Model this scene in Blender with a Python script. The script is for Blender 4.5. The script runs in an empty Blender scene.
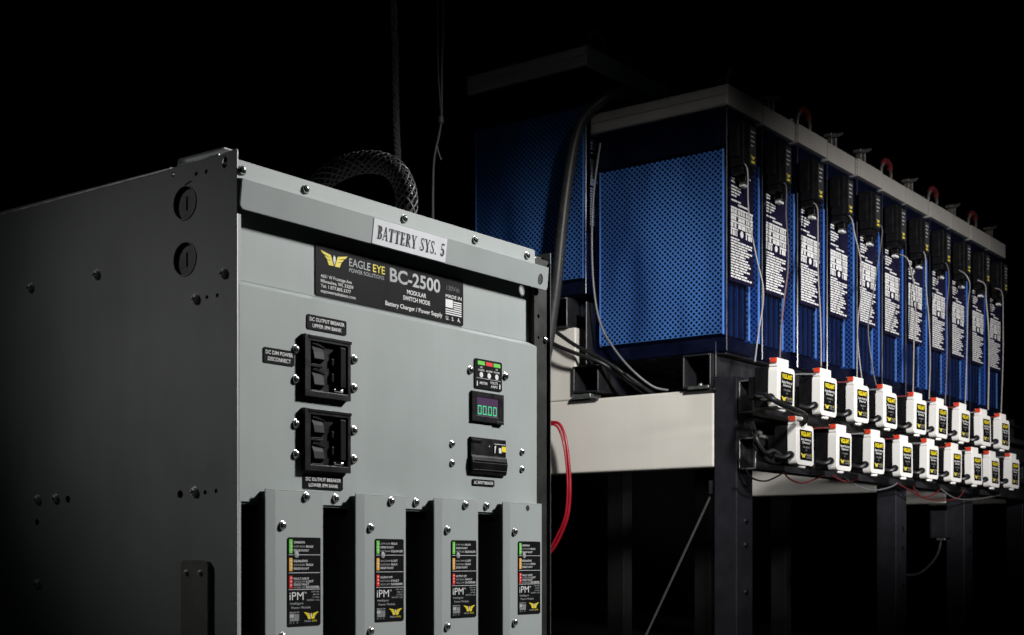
import bpy, math, random
from math import sin, cos, pi, radians
from mathutils import Vector, Matrix
from mathutils.geometry import tessellate_polygon

random.seed(7)
scene = bpy.context.scene
COL = scene.collection

# ------------------------------------------------------------------ materials
def mat(name, col, rough=.5, metal=0.0, emit=None, es=0.0, var=.06, vscale=40.0, bump=0.0, bscale=900.0, spec=.5, coat=0.0, wear=0.0):
    m = bpy.data.materials.new(name); m.use_nodes = True
    nt = m.node_tree; n = nt.nodes; b = n['Principled BSDF']
    b.inputs['Roughness'].default_value = rough
    b.inputs['Metallic'].default_value = metal
    b.inputs['Specular IOR Level'].default_value = spec
    b.inputs['Coat Weight'].default_value = coat
    tc = n.new('ShaderNodeTexCoord'); nz = n.new('ShaderNodeTexNoise')
    nz.inputs['Scale'].default_value = vscale; nz.inputs['Detail'].default_value = 5
    nt.links.new(tc.outputs['Object'], nz.inputs['Vector'])
    mp = n.new('ShaderNodeMapRange'); mp.inputs['From Min'].default_value = .3; mp.inputs['From Max'].default_value = .7
    mp.inputs['To Min'].default_value = 1 - var; mp.inputs['To Max'].default_value = 1 + var
    nt.links.new(nz.outputs['Fac'], mp.inputs['Value'])
    mx = n.new('ShaderNodeMix'); mx.data_type = 'RGBA'; mx.blend_type = 'MULTIPLY'; mx.inputs['Factor'].default_value = 1
    mx.inputs['A'].default_value = (*col, 1)
    nt.links.new(mp.outputs['Result'], mx.inputs['B']); nt.links.new(mx.outputs['Result'], b.inputs['Base Color'])
    if wear > 0:                                # faint handling smears and fine dust specks
        mg = n.new('ShaderNodeMapping'); mg.inputs['Scale'].default_value = (40, 40, 5); mg.inputs['Rotation'].default_value = (.2, .3, .1)
        n3 = n.new('ShaderNodeTexNoise'); n3.inputs['Scale'].default_value = 1.0; n3.inputs['Detail'].default_value = 6
        nt.links.new(tc.outputs['Object'], mg.inputs[0]); nt.links.new(mg.outputs[0], n3.inputs['Vector'])
        m3 = n.new('ShaderNodeMapRange'); m3.inputs['From Min'].default_value = .35; m3.inputs['From Max'].default_value = .65; m3.inputs['To Min'].default_value = 1 - wear; m3.inputs['To Max'].default_value = 1 + wear
        nt.links.new(n3.outputs['Fac'], m3.inputs['Value'])
        n4 = n.new('ShaderNodeTexNoise'); n4.inputs['Scale'].default_value = 260; n4.inputs['Detail'].default_value = 1; nt.links.new(tc.outputs['Object'], n4.inputs['Vector'])
        m4 = n.new('ShaderNodeMapRange'); m4.inputs['From Min'].default_value = .70; m4.inputs['From Max'].default_value = .78; m4.inputs['To Min'].default_value = 1; m4.inputs['To Max'].default_value = 1 + wear * 4
        nt.links.new(n4.outputs['Fac'], m4.inputs['Value'])
        q = n.new('ShaderNodeMath'); q.operation = 'MULTIPLY'; nt.links.new(m3.outputs[0], q.inputs[0]); nt.links.new(m4.outputs[0], q.inputs[1])
        x2 = n.new('ShaderNodeMix'); x2.data_type = 'RGBA'; x2.blend_type = 'MULTIPLY'; x2.inputs['Factor'].default_value = 1
        nt.links.new(mx.outputs['Result'], x2.inputs['A']); nt.links.new(q.outputs[0], x2.inputs['B']); nt.links.new(x2.outputs['Result'], b.inputs['Base Color'])
    mr = n.new('ShaderNodeMapRange'); mr.inputs['From Min'].default_value = .3; mr.inputs['From Max'].default_value = .7
    mr.inputs['To Min'].default_value = max(.02, rough - .08); mr.inputs['To Max'].default_value = min(1, rough + .08)
    nt.links.new(nz.outputs['Fac'], mr.inputs['Value']); nt.links.new(mr.outputs['Result'], b.inputs['Roughness'])
    if bump > 0:
        n2 = n.new('ShaderNodeTexNoise'); n2.inputs['Scale'].default_value = bscale; n2.inputs['Detail'].default_value = 2
        nt.links.new(tc.outputs['Object'], n2.inputs['Vector'])
        bp = n.new('ShaderNodeBump'); bp.inputs['Strength'].default_value = bump; bp.inputs['Distance'].default_value = .0008
        nt.links.new(n2.outputs['Fac'], bp.inputs['Height']); nt.links.new(bp.outputs['Normal'], b.inputs['Normal'])
    if emit:
        b.inputs['Emission Color'].default_value = (*emit, 1); b.inputs['Emission Strength'].default_value = es
    return m

M = {}
M['paint'] = mat('grey_paint', (.325, .355, .347), .5, var=.04, vscale=7, bump=.12, bscale=1400, spec=.35, wear=.018)
M['side'] = mat('grey_side_paint', (.34, .355, .35), .42, var=.07, vscale=6, bump=.10, bscale=1400, wear=.035)
M['bronze'] = mat('dark_strip', (.015, .015, .013), .45, bump=.08, spec=.3)
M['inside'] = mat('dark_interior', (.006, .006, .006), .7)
M['plastic'] = mat('black_plastic', (.006, .006, .007), .4, var=.25, vscale=60, bump=.12, bscale=700, spec=.2)
M['gloss'] = mat('black_gloss', (.004, .004, .005), .45, var=.2, spec=.08)
M['steel'] = mat('black_steel', (.016, .016, .019), .38, var=.3, vscale=25, bump=.15, bscale=500)
M['post'] = mat('post_steel', (.016, .016, .021), .5, var=.2, vscale=20, bump=.2, bscale=500, spec=.3)
M['white'] = mat('cream_powder', (.66, .64, .59), .5, var=.03, vscale=6, bump=.14, bscale=800, wear=.012)
M['screw'] = mat('zinc', (.62, .62, .60), .24, metal=1.0, var=.2, vscale=300)
M['lit_bolt'] = mat('lit_bolt', (.85, .85, .85), .35, metal=.0, var=.2, vscale=300)  # side bolts: pale non-metal, the lit look put into the colour
M['bracket'] = mat('bracket_olive', (.20, .215, .19), .34, var=.06)
M['plug'] = mat('plug_grey', (.13, .135, .135), .35)
M['lens'] = mat('frosted_lens', (.30, .31, .32), .5)
M['strip'] = mat('label_strip', (.035, .035, .037), .5, spec=.2)
M['glint'] = mat('edge_glint', (.6, .6, .6), .36, metal=.6, var=.3, vscale=60)  # brighter than the panel paint, highlight put into the colour
M['darkzinc'] = mat('dark_zinc', (.2, .2, .2), .3, metal=1.0, var=.3, vscale=300)
M['galv'] = mat('galvanised', (.42, .46, .44), .35, metal=.9, var=.2, vscale=90)
M['hole'] = mat('hole_dark', (.004, .004, .004), .8)
M['lblack'] = mat('label_black', (.006, .006, .007), .5, var=.15, vscale=50, spec=.06)
M['lwhite'] = mat('print_white', (.72, .72, .72), .5)
M['lsilver'] = mat('print_silver', (.42, .43, .44), .35)
M['ldim'] = mat('print_dim', (.07, .07, .07), .5)
M['paper'] = mat('paper_white', (.74, .75, .78), .5, var=.02)
M['ink'] = mat('print_ink', (.012, .014, .02), .5)
M['yellow'] = mat('print_yellow', (.82, .66, .02), .45)
M['green'] = mat('print_green', (.16, .62, .08), .4, var=.02)
M['orange'] = mat('print_orange', (.80, .42, .06), .4, var=.02)
M['red'] = mat('print_red', (.72, .025, .025), .4, var=.02)
M['screen'] = mat('screen', (.03, .02, .04), .12, emit=(.10, .05, .11), es=.55)
M['digit'] = mat('digit_green', (.02, .3, .1), .3, emit=(.06, .80, .30), es=.75)
M['shell'] = mat('white_shell', (.80, .79, .77), .36, var=.02, vscale=30, bump=.05)
M['redcap'] = mat('red_cap', (.62, .05, .02), .32, var=.05)
M['lid'] = mat('lid_grey', (.34, .325, .305), .45, var=.05, vscale=20, bump=.1)
M['pack'] = mat('plate_dark', (.006, .007, .016), .4)
M['fin'] = mat('plate_blue', (.010, .026, .085), .35)
M['edge'] = mat('separator_edge_lit', (.20, .36, .66), .35)  # brighter than the panel, light on its edge painted in
M['head'] = mat('dark_electrolyte', (.005, .005, .011), .25, var=.5, vscale=18)
M['film'] = mat('label_film', (.010, .009, .028), .3, var=.1)
M['lead'] = mat('lead_metal', (.22, .21, .20), .4, metal=.7, var=.3, vscale=120)
M['rubber'] = mat('cable_black', (.013, .013, .014), .36, var=.2, vscale=80, spec=.35)
M['cord'] = mat('cord_grey', (.06, .06, .06), .6)
M['rubber2'] = mat('cable_dark_grey', (.030, .030, .032), .4, var=.2, vscale=80)
M['cgrey'] = mat('cable_grey', (.14, .14, .15), .4)
M['cwhite'] = mat('cable_white', (.33, .32, .31), .4)
M['cred'] = mat('cable_red', (.33, .008, .02), .33, var=.05)
M['cdred'] = mat('cable_dark_red', (.11, .016, .018), .45)
M['braid'] = mat('braid_grey', (.015, .015, .015), .6, var=.3, vscale=150)
M['rope'] = mat('rope_grey', (.12, .12, .12), .7, var=.3, vscale=150)
M['floor'] = mat('floor_black', (.006, .006, .007), .6, bump=.2, bscale=60)
M['wall'] = mat('wall_black', (.004, .004, .005), .8, bump=.2, bscale=60)

# translucent blue jar
m = bpy.data.materials.new('blue_jar'); m.use_nodes = True; nt = m.node_tree; n = nt.nodes; n.clear()
out = n.new('ShaderNodeOutputMaterial'); tr = n.new('ShaderNodeBsdfTransparent'); gl = n.new('ShaderNodeBsdfGlossy'); df = n.new('ShaderNodeBsdfDiffuse')
tr.inputs['Color'].default_value = (.66, .78, .98, 1); gl.inputs['Roughness'].default_value = .12; df.inputs['Color'].default_value = (.015, .03, .16, 1)
lwf = n.new('ShaderNodeLayerWeight'); lwf.inputs['Blend'].default_value = .5
pw = n.new('ShaderNodeMath'); pw.operation = 'POWER'; pw.inputs[1].default_value = 4.0; nt.links.new(lwf.outputs['Facing'], pw.inputs[0])
lw = n.new('ShaderNodeMath'); lw.operation = 'MULTIPLY_ADD'; lw.inputs[1].default_value = .6; lw.inputs[2].default_value = .035; nt.links.new(pw.outputs[0], lw.inputs[0])
tcj = n.new('ShaderNodeTexCoord'); nzj = n.new('ShaderNodeTexNoise'); nzj.inputs['Scale'].default_value = 14
mrj = n.new('ShaderNodeMapRange'); mrj.inputs['From Min'].default_value = .3; mrj.inputs['From Max'].default_value = .7; mrj.inputs['To Min'].default_value = .2; mrj.inputs['To Max'].default_value = .34
nt.links.new(tcj.outputs['Object'], nzj.inputs['Vector']); nt.links.new(nzj.outputs['Fac'], mrj.inputs['Value']); nt.links.new(mrj.outputs['Result'], gl.inputs['Roughness'])
m1 = n.new('ShaderNodeMixShader'); m1.inputs['Fac'].default_value = .02
m2 = n.new('ShaderNodeMixShader')
nt.links.new(tr.outputs[0], m1.inputs[1]); nt.links.new(df.outputs[0], m1.inputs[2])
nt.links.new(lw.outputs[0], m2.inputs['Fac']); nt.links.new(m1.outputs[0], m2.inputs[1]); nt.links.new(gl.outputs[0], m2.inputs[2])
nt.links.new(m2.outputs[0], out.inputs['Surface'])
M['jar'] = m

# perforated blue separator: staggered round holes, in object space
m = bpy.data.materials.new('perforated_blue'); m.use_nodes = True; nt = m.node_tree; n = nt.nodes; b = n['Principled BSDF']
tc = n.new('ShaderNodeTexCoord'); sp = n.new('ShaderNodeSeparateXYZ'); nt.links.new(tc.outputs['Object'], sp.inputs[0])
def MT(op, a, bb=None):
    q = n.new('ShaderNodeMath'); q.operation = op
    for i, v in enumerate((a, bb)):
        if v is None: continue
        if isinstance(v, (int, float)): q.inputs[i].default_value = v
        else: nt.links.new(v, q.inputs[i])
    return q.outputs[0]
PY_, PZ_ = .0134, .0064
v = MT('DIVIDE', sp.outputs['Z'], PZ_); fv = MT('FLOOR', v); par = MT('MULTIPLY', MT('MODULO', fv, 2.0), .5)
u = MT('ADD', MT('DIVIDE', sp.outputs['Y'], PY_), par)
du = MT('MULTIPLY', MT('SUBTRACT', MT('FRACT', u), .5), PY_); dv = MT('MULTIPLY', MT('SUBTRACT', MT('FRACT', v), .5), PZ_)
d = MT('SQRT', MT('ADD', MT('MULTIPLY', du, du), MT('MULTIPLY', MT('MULTIPLY', dv, dv), 1.25)))
mr = n.new('ShaderNodeMapRange'); mr.inputs['From Min'].default_value = .0032; mr.inputs['From Max'].default_value = .0037
nt.links.new(d, mr.inputs['Value'])
nz = n.new('ShaderNodeTexNoise'); nz.inputs['Scale'].default_value = 9; mpn = n.new('ShaderNodeMapping'); mpn.inputs['Scale'].default_value = (1, 1, .25)  # tall noise bands in the colour, standing in for soft reflections
nt.links.new(tc.outputs['Object'], mpn.inputs[0]); nt.links.new(mpn.outputs[0], nz.inputs['Vector'])
cr = n.new('ShaderNodeMix'); cr.data_type = 'RGBA'; cr.inputs['A'].default_value = (.042, .10, .22, 1); cr.inputs['B'].default_value = (.13, .28, .50, 1)
mrn = n.new('ShaderNodeMapRange'); mrn.inputs['From Min'].default_value = .33; mrn.inputs['From Max'].default_value = .62
nt.links.new(nz.outputs['Fac'], mrn.inputs['Value']); nt.links.new(mrn.outputs['Result'], cr.inputs['Factor'])
mx = n.new('ShaderNodeMix'); mx.data_type = 'RGBA'; mx.inputs['A'].default_value = (.003, .006, .02, 1)
nt.links.new(mr.outputs['Result'], mx.inputs['Factor']); nt.links.new(cr.outputs['Result'], mx.inputs['B']); nt.links.new(mx.outputs['Result'], b.inputs['Base Color'])
b.inputs['Roughness'].default_value = .4
M['perf'] = m

# ------------------------------------------------------------------ mesh builder
class MB:
    def __init__(s): s.v = []; s.f = []; s.mi = []; s.sm = []; s.mats = []; s.z = 0
    def m(s, name):
        if name not in s.mats: s.mats.append(name)
        return s.mats.index(name)
    def add(s, vs, fs, mt, smooth=False):
        o = len(s.v); s.v += [tuple(p) for p in vs]; k = s.m(mt)
        for f in fs: s.f.append([o + i for i in f]); s.mi.append(k); s.sm.append(smooth)
    def box(s, x0, x1, y0, y1, z0, z1, mt):
        vs = [(x0,y0,z0),(x1,y0,z0),(x1,y1,z0),(x0,y1,z0),(x0,y0,z1),(x1,y0,z1),(x1,y1,z1),(x0,y1,z1)]
        s.add(vs, [(0,3,2,1),(4,5,6,7),(0,1,5,4),(1,2,6,5),(2,3,7,6),(3,0,4,7)], mt)
    def prism(s, poly, fn, mt, holes=(), t0=0.0, t1=.002, back=True):
        """poly in (u,v); fn(u,v,t) -> xyz. Caps at t0 (front) and t1 (back)."""
        loops = [list(poly)] + [list(h) for h in holes]
        flat = [p for l in loops for p in l]
        tris = tessellate_polygon([[Vector((p[0], p[1], 0)) for p in l] for l in loops])
        N = len(flat)
        vs = [fn(p[0], p[1], t0) for p in flat] + [fn(p[0], p[1], t1) for p in flat]
        fs = [tuple(t) for t in tris] + ([tuple(i + N for i in reversed(t)) for t in tris] if back else [])
        o = 0
        for l in loops:
            k = len(l)
            for i in range(k):
                a, b2 = o + i, o + (i + 1) % k
                fs.append((a, b2, b2 + N, a + N))
            o += k
        s.add(vs, fs, mt)
    def flat(s, poly, fn, mt, t):
        tris = tessellate_polygon([[Vector((p[0], p[1], 0)) for p in poly]])
        s.add([fn(p[0], p[1], t) for p in poly], [tuple(x) for x in tris], mt)
    def tube(s, pts, r, mt, seg=8, closed_ends=True, sub=6):
        P = spline(pts, sub) if sub > 1 else [Vector(p) for p in pts]
        rings = []; prev = None
        for i, p in enumerate(P):
            t = (P[min(i + 1, len(P) - 1)] - P[max(i - 1, 0)]).normalized()
            if prev is None:
                a = t.cross(Vector((0, 0, 1)));
                if a.length < .1: a = t.cross(Vector((1, 0, 0)))
                a.normalize()
            else:
                a = (prev - t * prev.dot(t)).normalized()
            prev = a; bb = t.cross(a)
            rr = r(i / (len(P) - 1)) if callable(r) else r
            rings.append([p + a * rr * cos(2 * pi * k / seg) + bb * rr * sin(2 * pi * k / seg) for k in range(seg)])
        vs = [q for ring in rings for q in ring]; fs = []
        for i in range(len(rings) - 1):
            for k in range(seg):
                fs.append((i * seg + k, i * seg + (k + 1) % seg, (i + 1) * seg + (k + 1) % seg, (i + 1) * seg + k))
        if closed_ends: fs.append(tuple(range(seg))[::-1]); fs.append(tuple((len(rings) - 1) * seg + k for k in range(seg)))
        s.add(vs, fs, mt, True)
    def lathe(s, prof, fn, mt, seg=16):
        """prof: list of (r, t); fn(u,v,t)->xyz"""
        vs = []; fs = []
        for r, t in prof:
            vs += [fn(r * cos(2 * pi * k / seg), r * sin(2 * pi * k / seg), t) for k in range(seg)]
        for i in range(len(prof) - 1):
            for k in range(seg):
                fs.append((i * seg + k, i * seg + (k + 1) % seg, (i + 1) * seg + (k + 1) % seg, (i + 1) * seg + k))
        fs.append(tuple(range(seg))); fs.append(tuple((len(prof) - 1) * seg + k for k in range(seg)))
        s.add(vs, fs, mt, True)
    def build(s, name, parent=None, bevel=0.0, seg=2, loc=(0, 0, 0)):
        me = bpy.data.meshes.new(name); me.from_pydata(s.v, [], s.f)
        for k in s.mats: me.materials.append(M[k])
        for p, i, sm in zip(me.polygons, s.mi, s.sm): p.material_index = i; p.use_smooth = sm
        me.update()
        import bmesh
        bm = bmesh.new(); bm.from_mesh(me); bmesh.ops.recalc_face_normals(bm, faces=bm.faces); bm.to_mesh(me); bm.free()
        if any(s.sm): me.set_sharp_from_angle(angle=radians(40))
        o = bpy.data.objects.new(name, me); COL.objects.link(o); o.location = loc
        if parent: o.parent = parent
        if bevel > 0:
            bv = o.modifiers.new('Bevel', 'BEVEL'); bv.width = bevel; bv.segments = seg; bv.limit_method = 'ANGLE'; bv.angle_limit = radians(40)
            bv.harden_normals = False
        return o

def spline(pts, sub):
    P = [Vector(p) for p in pts]; Q = []
    for i in range(len(P) - 1):
        p0 = P[max(i - 1, 0)]; p1 = P[i]; p2 = P[i + 1]; p3 = P[min(i + 2, len(P) - 1)]
        for k in range(sub):
            t = k / sub
            Q.append(.5 * ((2 * p1) + (p2 - p0) * t + (2 * p0 - 5 * p1 + 4 * p2 - p3) * t * t + (3 * p1 - p0 - 3 * p2 + p3) * t ** 3))
    Q.append(P[-1]); return Q

def empty(name, loc):
    o = bpy.data.objects.new(name, None); COL.objects.link(o); o.location = loc; o.empty_display_size = .05; return o
def tag(o, label, cat=None, group=None):
    o['label'] = label
    if cat: o['category'] = cat
    if group: o['group'] = group
    return o
def copy_tree(o, parent=None):
    c = o.copy(); COL.objects.link(c)
    if parent: c.parent = parent
    for ch in list(o.children): copy_tree(ch, c)
    return c

# planes: front-facing (-y) and side-facing (-x); t grows into the surface
def FY(y): return lambda u, v, t: (u, y + t, v)
def FX(x): return lambda u, v, t: (x + t, u, v)

def rrect(x0, x1, z0, z1, r, n=4):
    out = []
    for cx, cz, a in ((x1 - r, z1 - r, 0), (x0 + r, z1 - r, 90), (x0 + r, z0 + r, 180), (x1 - r, z0 + r, 270)):
        for k in range(n + 1):
            t = radians(a + 90 * k / n); out.append((cx + r * cos(t), cz + r * sin(t)))
    return out
def circ(cx, cz, r, n=16, ry=None):
    return [(cx + r * cos(2 * pi * k / n), cz + (ry or r) * sin(2 * pi * k / n)) for k in range(n)]

# ------------------------------------------------------------------ lettering
_tc = {}
def glyphs(txt, bold):
    key = (txt, bold)
    if key in _tc: return _tc[key]
    cu = bpy.data.curves.new('lettering', 'FONT'); cu.body = txt; cu.resolution_u = 3; cu.offset = bold; cu.fill_mode = 'FRONT' if False else 'BOTH'
    o = bpy.data.objects.new('lettering', cu)
    me = bpy.data.meshes.new_from_object(o)
    vs = [(v.co.x, v.co.y) for v in me.vertices]; fs = [tuple(p.vertices) for p in me.polygons]
    bpy.data.objects.remove(o); bpy.data.curves.remove(cu); bpy.data.meshes.remove(me)
    _tc[key] = (vs, fs); return vs, fs
_hv = glyphs('H', 0.0)[0]; CAPH = max(p[1] for p in _hv)
def text(mb, txt, u, v, h, mt, fn, t, width=None, align='L', bold=0.0, xs=1.0):
    """cap height h, baseline (u, v); width squeezes or stretches the line"""
    vs, fs = glyphs(txt, bold)
    if not vs: return
    s = h / CAPH; x0 = min(p[0] for p in vs); x1 = max(p[0] for p in vs)
    sx = (width / (x1 - x0)) if width else s * xs
    w = (x1 - x0) * sx
    off = u - (0 if align == 'L' else w / 2 if align == 'C' else w)
    mb.add([fn(off + (p[0] - x0) * sx, v + p[1] * s, t) for p in vs], fs, mt)

def serif_glyph(ch):
    """narrow serif letters as polygons in a unit-high box; returns (polys, width)"""
    S, T = .19, .07
    R = lambda a, b, c, d: [(a, c), (b, c), (b, d), (a, d)]
    def arc(cx, cy, rx, ry, a0, a1, thk, thn, n=10):
        o, i = [], []
        for k in range(n + 1):
            a = radians(a0 + (a1 - a0) * k / n); w = thn + (thk - thn) * abs(cos(a))
            o.append((cx + rx * cos(a), cy + ry * sin(a))); i.append((cx + (rx - w) * cos(a), cy + (ry - w * (.6 if ry < rx else 1)) * sin(a)))
        return o + i[::-1]
    def line(x0, y0, x1, y1, w): return [(x0 - w / 2, y0), (x0 + w / 2, y0), (x1 + w / 2, y1), (x1 - w / 2, y1)]
    if ch == 'B': return [R(.09, .09 + S, 0, 1), R(0, .09, 0, T), R(0, .09, 1 - T, 1), R(.09 + S, .30, 1 - T, 1), R(.09 + S, .30, .5, .5 + T), R(.09 + S, .30, 0, T), arc(.30, .765, .23, .235, -90, 90, S, T), arc(.30, .275, .27, .275, -90, 90, S, T)], .58
    if ch == 'A': return [line(.06, 0, .29, 1, .06), line(.50, 0, .29, 1, .15), R(.15, .42, .30, .30 + T), R(-.02, .15, 0, T), R(.38, .62, 0, T)], .60
    if ch == 'T': return [R(.24, .24 + S, 0, 1), R(.02, .24, 1 - T, 1), R(.24 + S, .61, 1 - T, 1), R(.02, .02 + T, .76, 1 - T), R(.61 - T, .61, .76, 1 - T), R(.14, .24, 0, T), R(.39, .49, 0, T)], .63
    if ch == 'E': return [R(.09, .09 + S, 0, 1), R(0, .09, 0, T), R(0, .09, 1 - T, 1), R(.24, .50, 1 - T, 1), R(.24, .52, 0, T), R(.24, .38, .50, .50 + T), R(.50 - T, .50, .78, 1 - T), R(.52 - T, .52, T, .24), R(.38, .38 + T, .42, .64)], .57
    if ch == 'R': return [R(.09, .09 + S, 0, 1), R(0, .09, 0, T), R(.24, .32, 0, T), R(0, .09, 1 - T, 1), R(.24, .30, 1 - T, 1), R(.24, .30, .46, .46 + T), arc(.30, .745, .24, .255, -90, 90, S, T), line(.53, 0, .33, .46, .15), R(.60, .66, 0, T)], .64
    if ch == 'Y': return [R(.24, .24 + S, 0, .45), R(.14, .24, 0, T), R(.39, .49, 0, T), line(.315, .45, .10, 1, .15), line(.33, .45, .53, 1, .06), R(-.02, .03, 1 - T, 1), R(.17, .22, 1 - T, 1), R(.56, .63, 1 - T, 1), R(.43, .50, 1 - T, 1)], .62
    if ch == 'S': return [arc(.25, .74, .21, .26, 45, 180, .13, T), arc(.25, .26, .23, .26, -135, 0, .13, T), line(.42, .28, .12, .70, .16), R(.42, .46, .72, .98), R(.02, .06, .02, .30)], .52
    if ch == '5': return [R(.10, .45, .88, 1), R(.10, .15, .50, .88), arc(.22, .31, .26, .31, -140, 130, S, T), circ(.08, .16, .075, 8)], .56
    if ch == '.': return [circ(.10, .08, .08, 10)], .26
    return [], .34
def serif(mb, txt, u, v, h, width, mt, fn, t):
    tot = sum(serif_glyph(c)[1] + .05 for c in txt); sx = width / tot; k = 0; x = u
    for c in txt:
        ps, w = serif_glyph(c)
        for p in ps:
            mb.flat([(x + a * sx, v + b2 * h) for a, b2 in p], fn, mt, t - .00002 * (k % 7)); k += 1
        x += (w + .05) * sx

def logo(mb, cx, cz, w, fn, t, y='yellow', wh='lwhite'):
    """two stepped wings meeting under a pale lightning head"""
    for sgn in (-1, 1):
        for i, q in enumerate((((.16, .155), (.50, .235), (.41, .135), (.15, .06)), ((.14, .045), (.37, .095), (.30, .01), (.12, -.05)), ((.10, -.07), (.27, -.02), (.20, -.20), (.04, -.20)))):
            mb.flat([(cx + sgn * a * w, cz + b2 * w * .78) for a, b2 in q], fn, y, t)
        mb.flat([(cx + sgn * a * w, cz + b2 * w * .78) for a, b2 in ((.02, -.20), (.09, -.20), (.20, .15), (.13, .155))], fn, y, t - .00003)
    mb.flat([(cx + a * w, cz + b2 * w * .78) for a, b2 in ((0, -.17), (.05, -.02), (.05, .10), (-.01, .17), (-.05, .06))], fn, wh, t - .00006)

def usa(mb, x0, x1, z0, z1, fn, t, full=True, c='lwhite'):
    w = x1 - x0; h = z1 - z0
    f0, f1 = z0 + h * .24, z0 + h * .80
    mb.flat([(x0, f0 + (f1 - f0) * .46), (x0 + w * .45, f0 + (f1 - f0) * .46), (x0 + w * .45, f1), (x0, f1)], fn, c, t)
    k = 7
    for i in range(k):
        za = f0 + (f1 - f0) * i / k; zb = za + (f1 - f0) / k * .55
        xa = x0 + (w * .49 if i >= 3 else 0)
        mb.flat([(xa, za), (x1, za), (x1, zb), (xa, zb)], fn, c, t)
    text(mb, 'MADE IN', x0, z0 + h * .86, h * .12, c, fn, t, width=w, bold=.01)
    for i, ch in enumerate('U.S.A.'.split('.')[:3]):
        text(mb, ch + '.', x0 + w * (.02 + .36 * i), z0 + h * .03, h * .14, c, fn, t, bold=.01)

# ------------------------------------------------------------------ shared screws
def screw_mesh(facing):
    mb = MB(); zm = 'screw' if facing == 'y' else 'lit_bolt'
    if facing == 'y': fn = lambda u, v, t: (u, -t, v)
    else: fn = lambda u, v, t: (-t, v, u)
    r = .0047
    mb.lathe([(r * 1.16, 0), (r * 1.16, .0007), (r * 1.0, .0010), (r * 1.0, .0020), (r * .86, .0029), (r * .55, .0036), (r * .1, .0039)], fn, zm, 14)
    a = .3
    for k in range(2):
        q = [(-.0026, -.0006), (.0026, -.0006), (.0026, .0006), (-.0026, .0006)]
        q = [(x * cos(a + k * pi / 2) - z * sin(a + k * pi / 2), x * sin(a + k * pi / 2) + z * cos(a + k * pi / 2)) for x, z in q]
        mb.prism([p for p in q], lambda u, v, t: fn(u, v, .0030 + t), 'hole', t0=.0011 + k * .0001, t1=0)
    o = mb.build('screw'); me = o.data; bpy.data.objects.remove(o); return me
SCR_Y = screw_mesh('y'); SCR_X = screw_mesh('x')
def screw(parent, loc, mesh=None, s=1.0):
    o = bpy.data.objects.new('screw', mesh or SCR_Y); COL.objects.link(o); o.parent = parent; o.location = loc; o.scale = (s, s, s)
    return o

# ================================================================== SETTING
mb = MB(); mb.box(-6, 12, -6, 9, -.1, 0, 'floor'); o = mb.build('floor'); o['kind'] = 'structure'
mb = MB(); mb.box(-6, 12, 6.0, 6.1, 0.002, 5, 'wall'); o = mb.build('back_wall'); o['kind'] = 'structure'
mb = MB(); mb.box(9.0, 9.1, -6, 5.99, 0.002, 5, 'wall'); o = mb.build('end_wall'); o['kind'] = 'structure'

# ================================================================== CHARGER
CZ = .7824                                    # height of its top front corner
CH = empty('battery_charger', (1.0223, 1.1375, 0))
tag(CH, 'grey steel battery charger cabinet with four power modules and a digital meter, in the foreground', 'battery charger')
W, DEPTH = .594, .50
def Z(z): return CZ + z
F = FY
# left side panel with holes
ho = []
for y, z, r in ((.067, -.0125, .0022), (.050, -.0128, .0022), (.049, -.152, .0022), (.032, -.152, .0022), (.052, -.368, .0026), (.034, -.367, .0024), (.094, -.369, .0046), (.302, -.369, .0044), (.365, -.396, .0040)):
    ho.append(circ(y, Z(z), r, 12))
ho.append(circ(.020, Z(-.0075), .0042, 16, .0065))
for z in (-.042, -.105): ho.append(circ(.086, Z(z), .0192, 28))
ho.append([(.1040, Z(-.0045)), (.1085, Z(-.0045)), (.1085, Z(-.0095)), (.1040, Z(-.0095))])
mb = MB()
poly = [(0, 0.003), (DEPTH, .003), (DEPTH, Z(-.0015)), (.1, Z(.0012)), (.03, Z(.002)), (.012, Z(.0035)), (.001, Z(.004)), (0, Z(.002))]
mb.prism(poly, FX(0), 'side', holes=ho, t0=0, t1=.0018)
mb.box(.0019, .0060, 0.0002, .0018, .01, Z(-.03), 'side')
mb.tube([(.0018, .112, Z(.0004)), (.0018, DEPTH, Z(-.0022))], .0021, 'glint', 10, sub=1)  # thin bright tube along the top edge, added for its highlight line
mb.tube([(.0016, .030, Z(.0026)), (.0016, .100, Z(.0018))], .0016, 'glint', 8, sub=1)       # returned front edge
o = mb.build('side_panel', CH, .0011, 2)
for z in (-.042, -.105):
    k = MB()
    k.prism(circ(.086, Z(z), .0205, 28), FX(.0032), 'plug', holes=[rrect(.0845, .0875, Z(z) - .0085, Z(z) + .0085, .0014)], t0=0, t1=.0015)
    k.prism(circ(.086, Z(z), .0205, 28), FX(.0052), 'hole', t0=0, t1=.001)
    k.tube([(-.0002, .086 + .0190 * cos(a * pi / 18), Z(z) + .0190 * sin(a * pi / 18)) for a in range(37)], .0009, 'side', 6, closed_ends=False, sub=1)
    k.build('knockout', CH, .0005, 2)
mb = MB()
for y0, y1, z0, z1 in ((.01, .115, -.38, -.004), (.28, .40, -.42, -.35)): mb.box(.0066, .009, y0, y1, Z(z0), Z(z1), 'hole')  # near-black sheets behind the punched holes, standing in for their shade
mb.build('hole_backing', CH)
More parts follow.
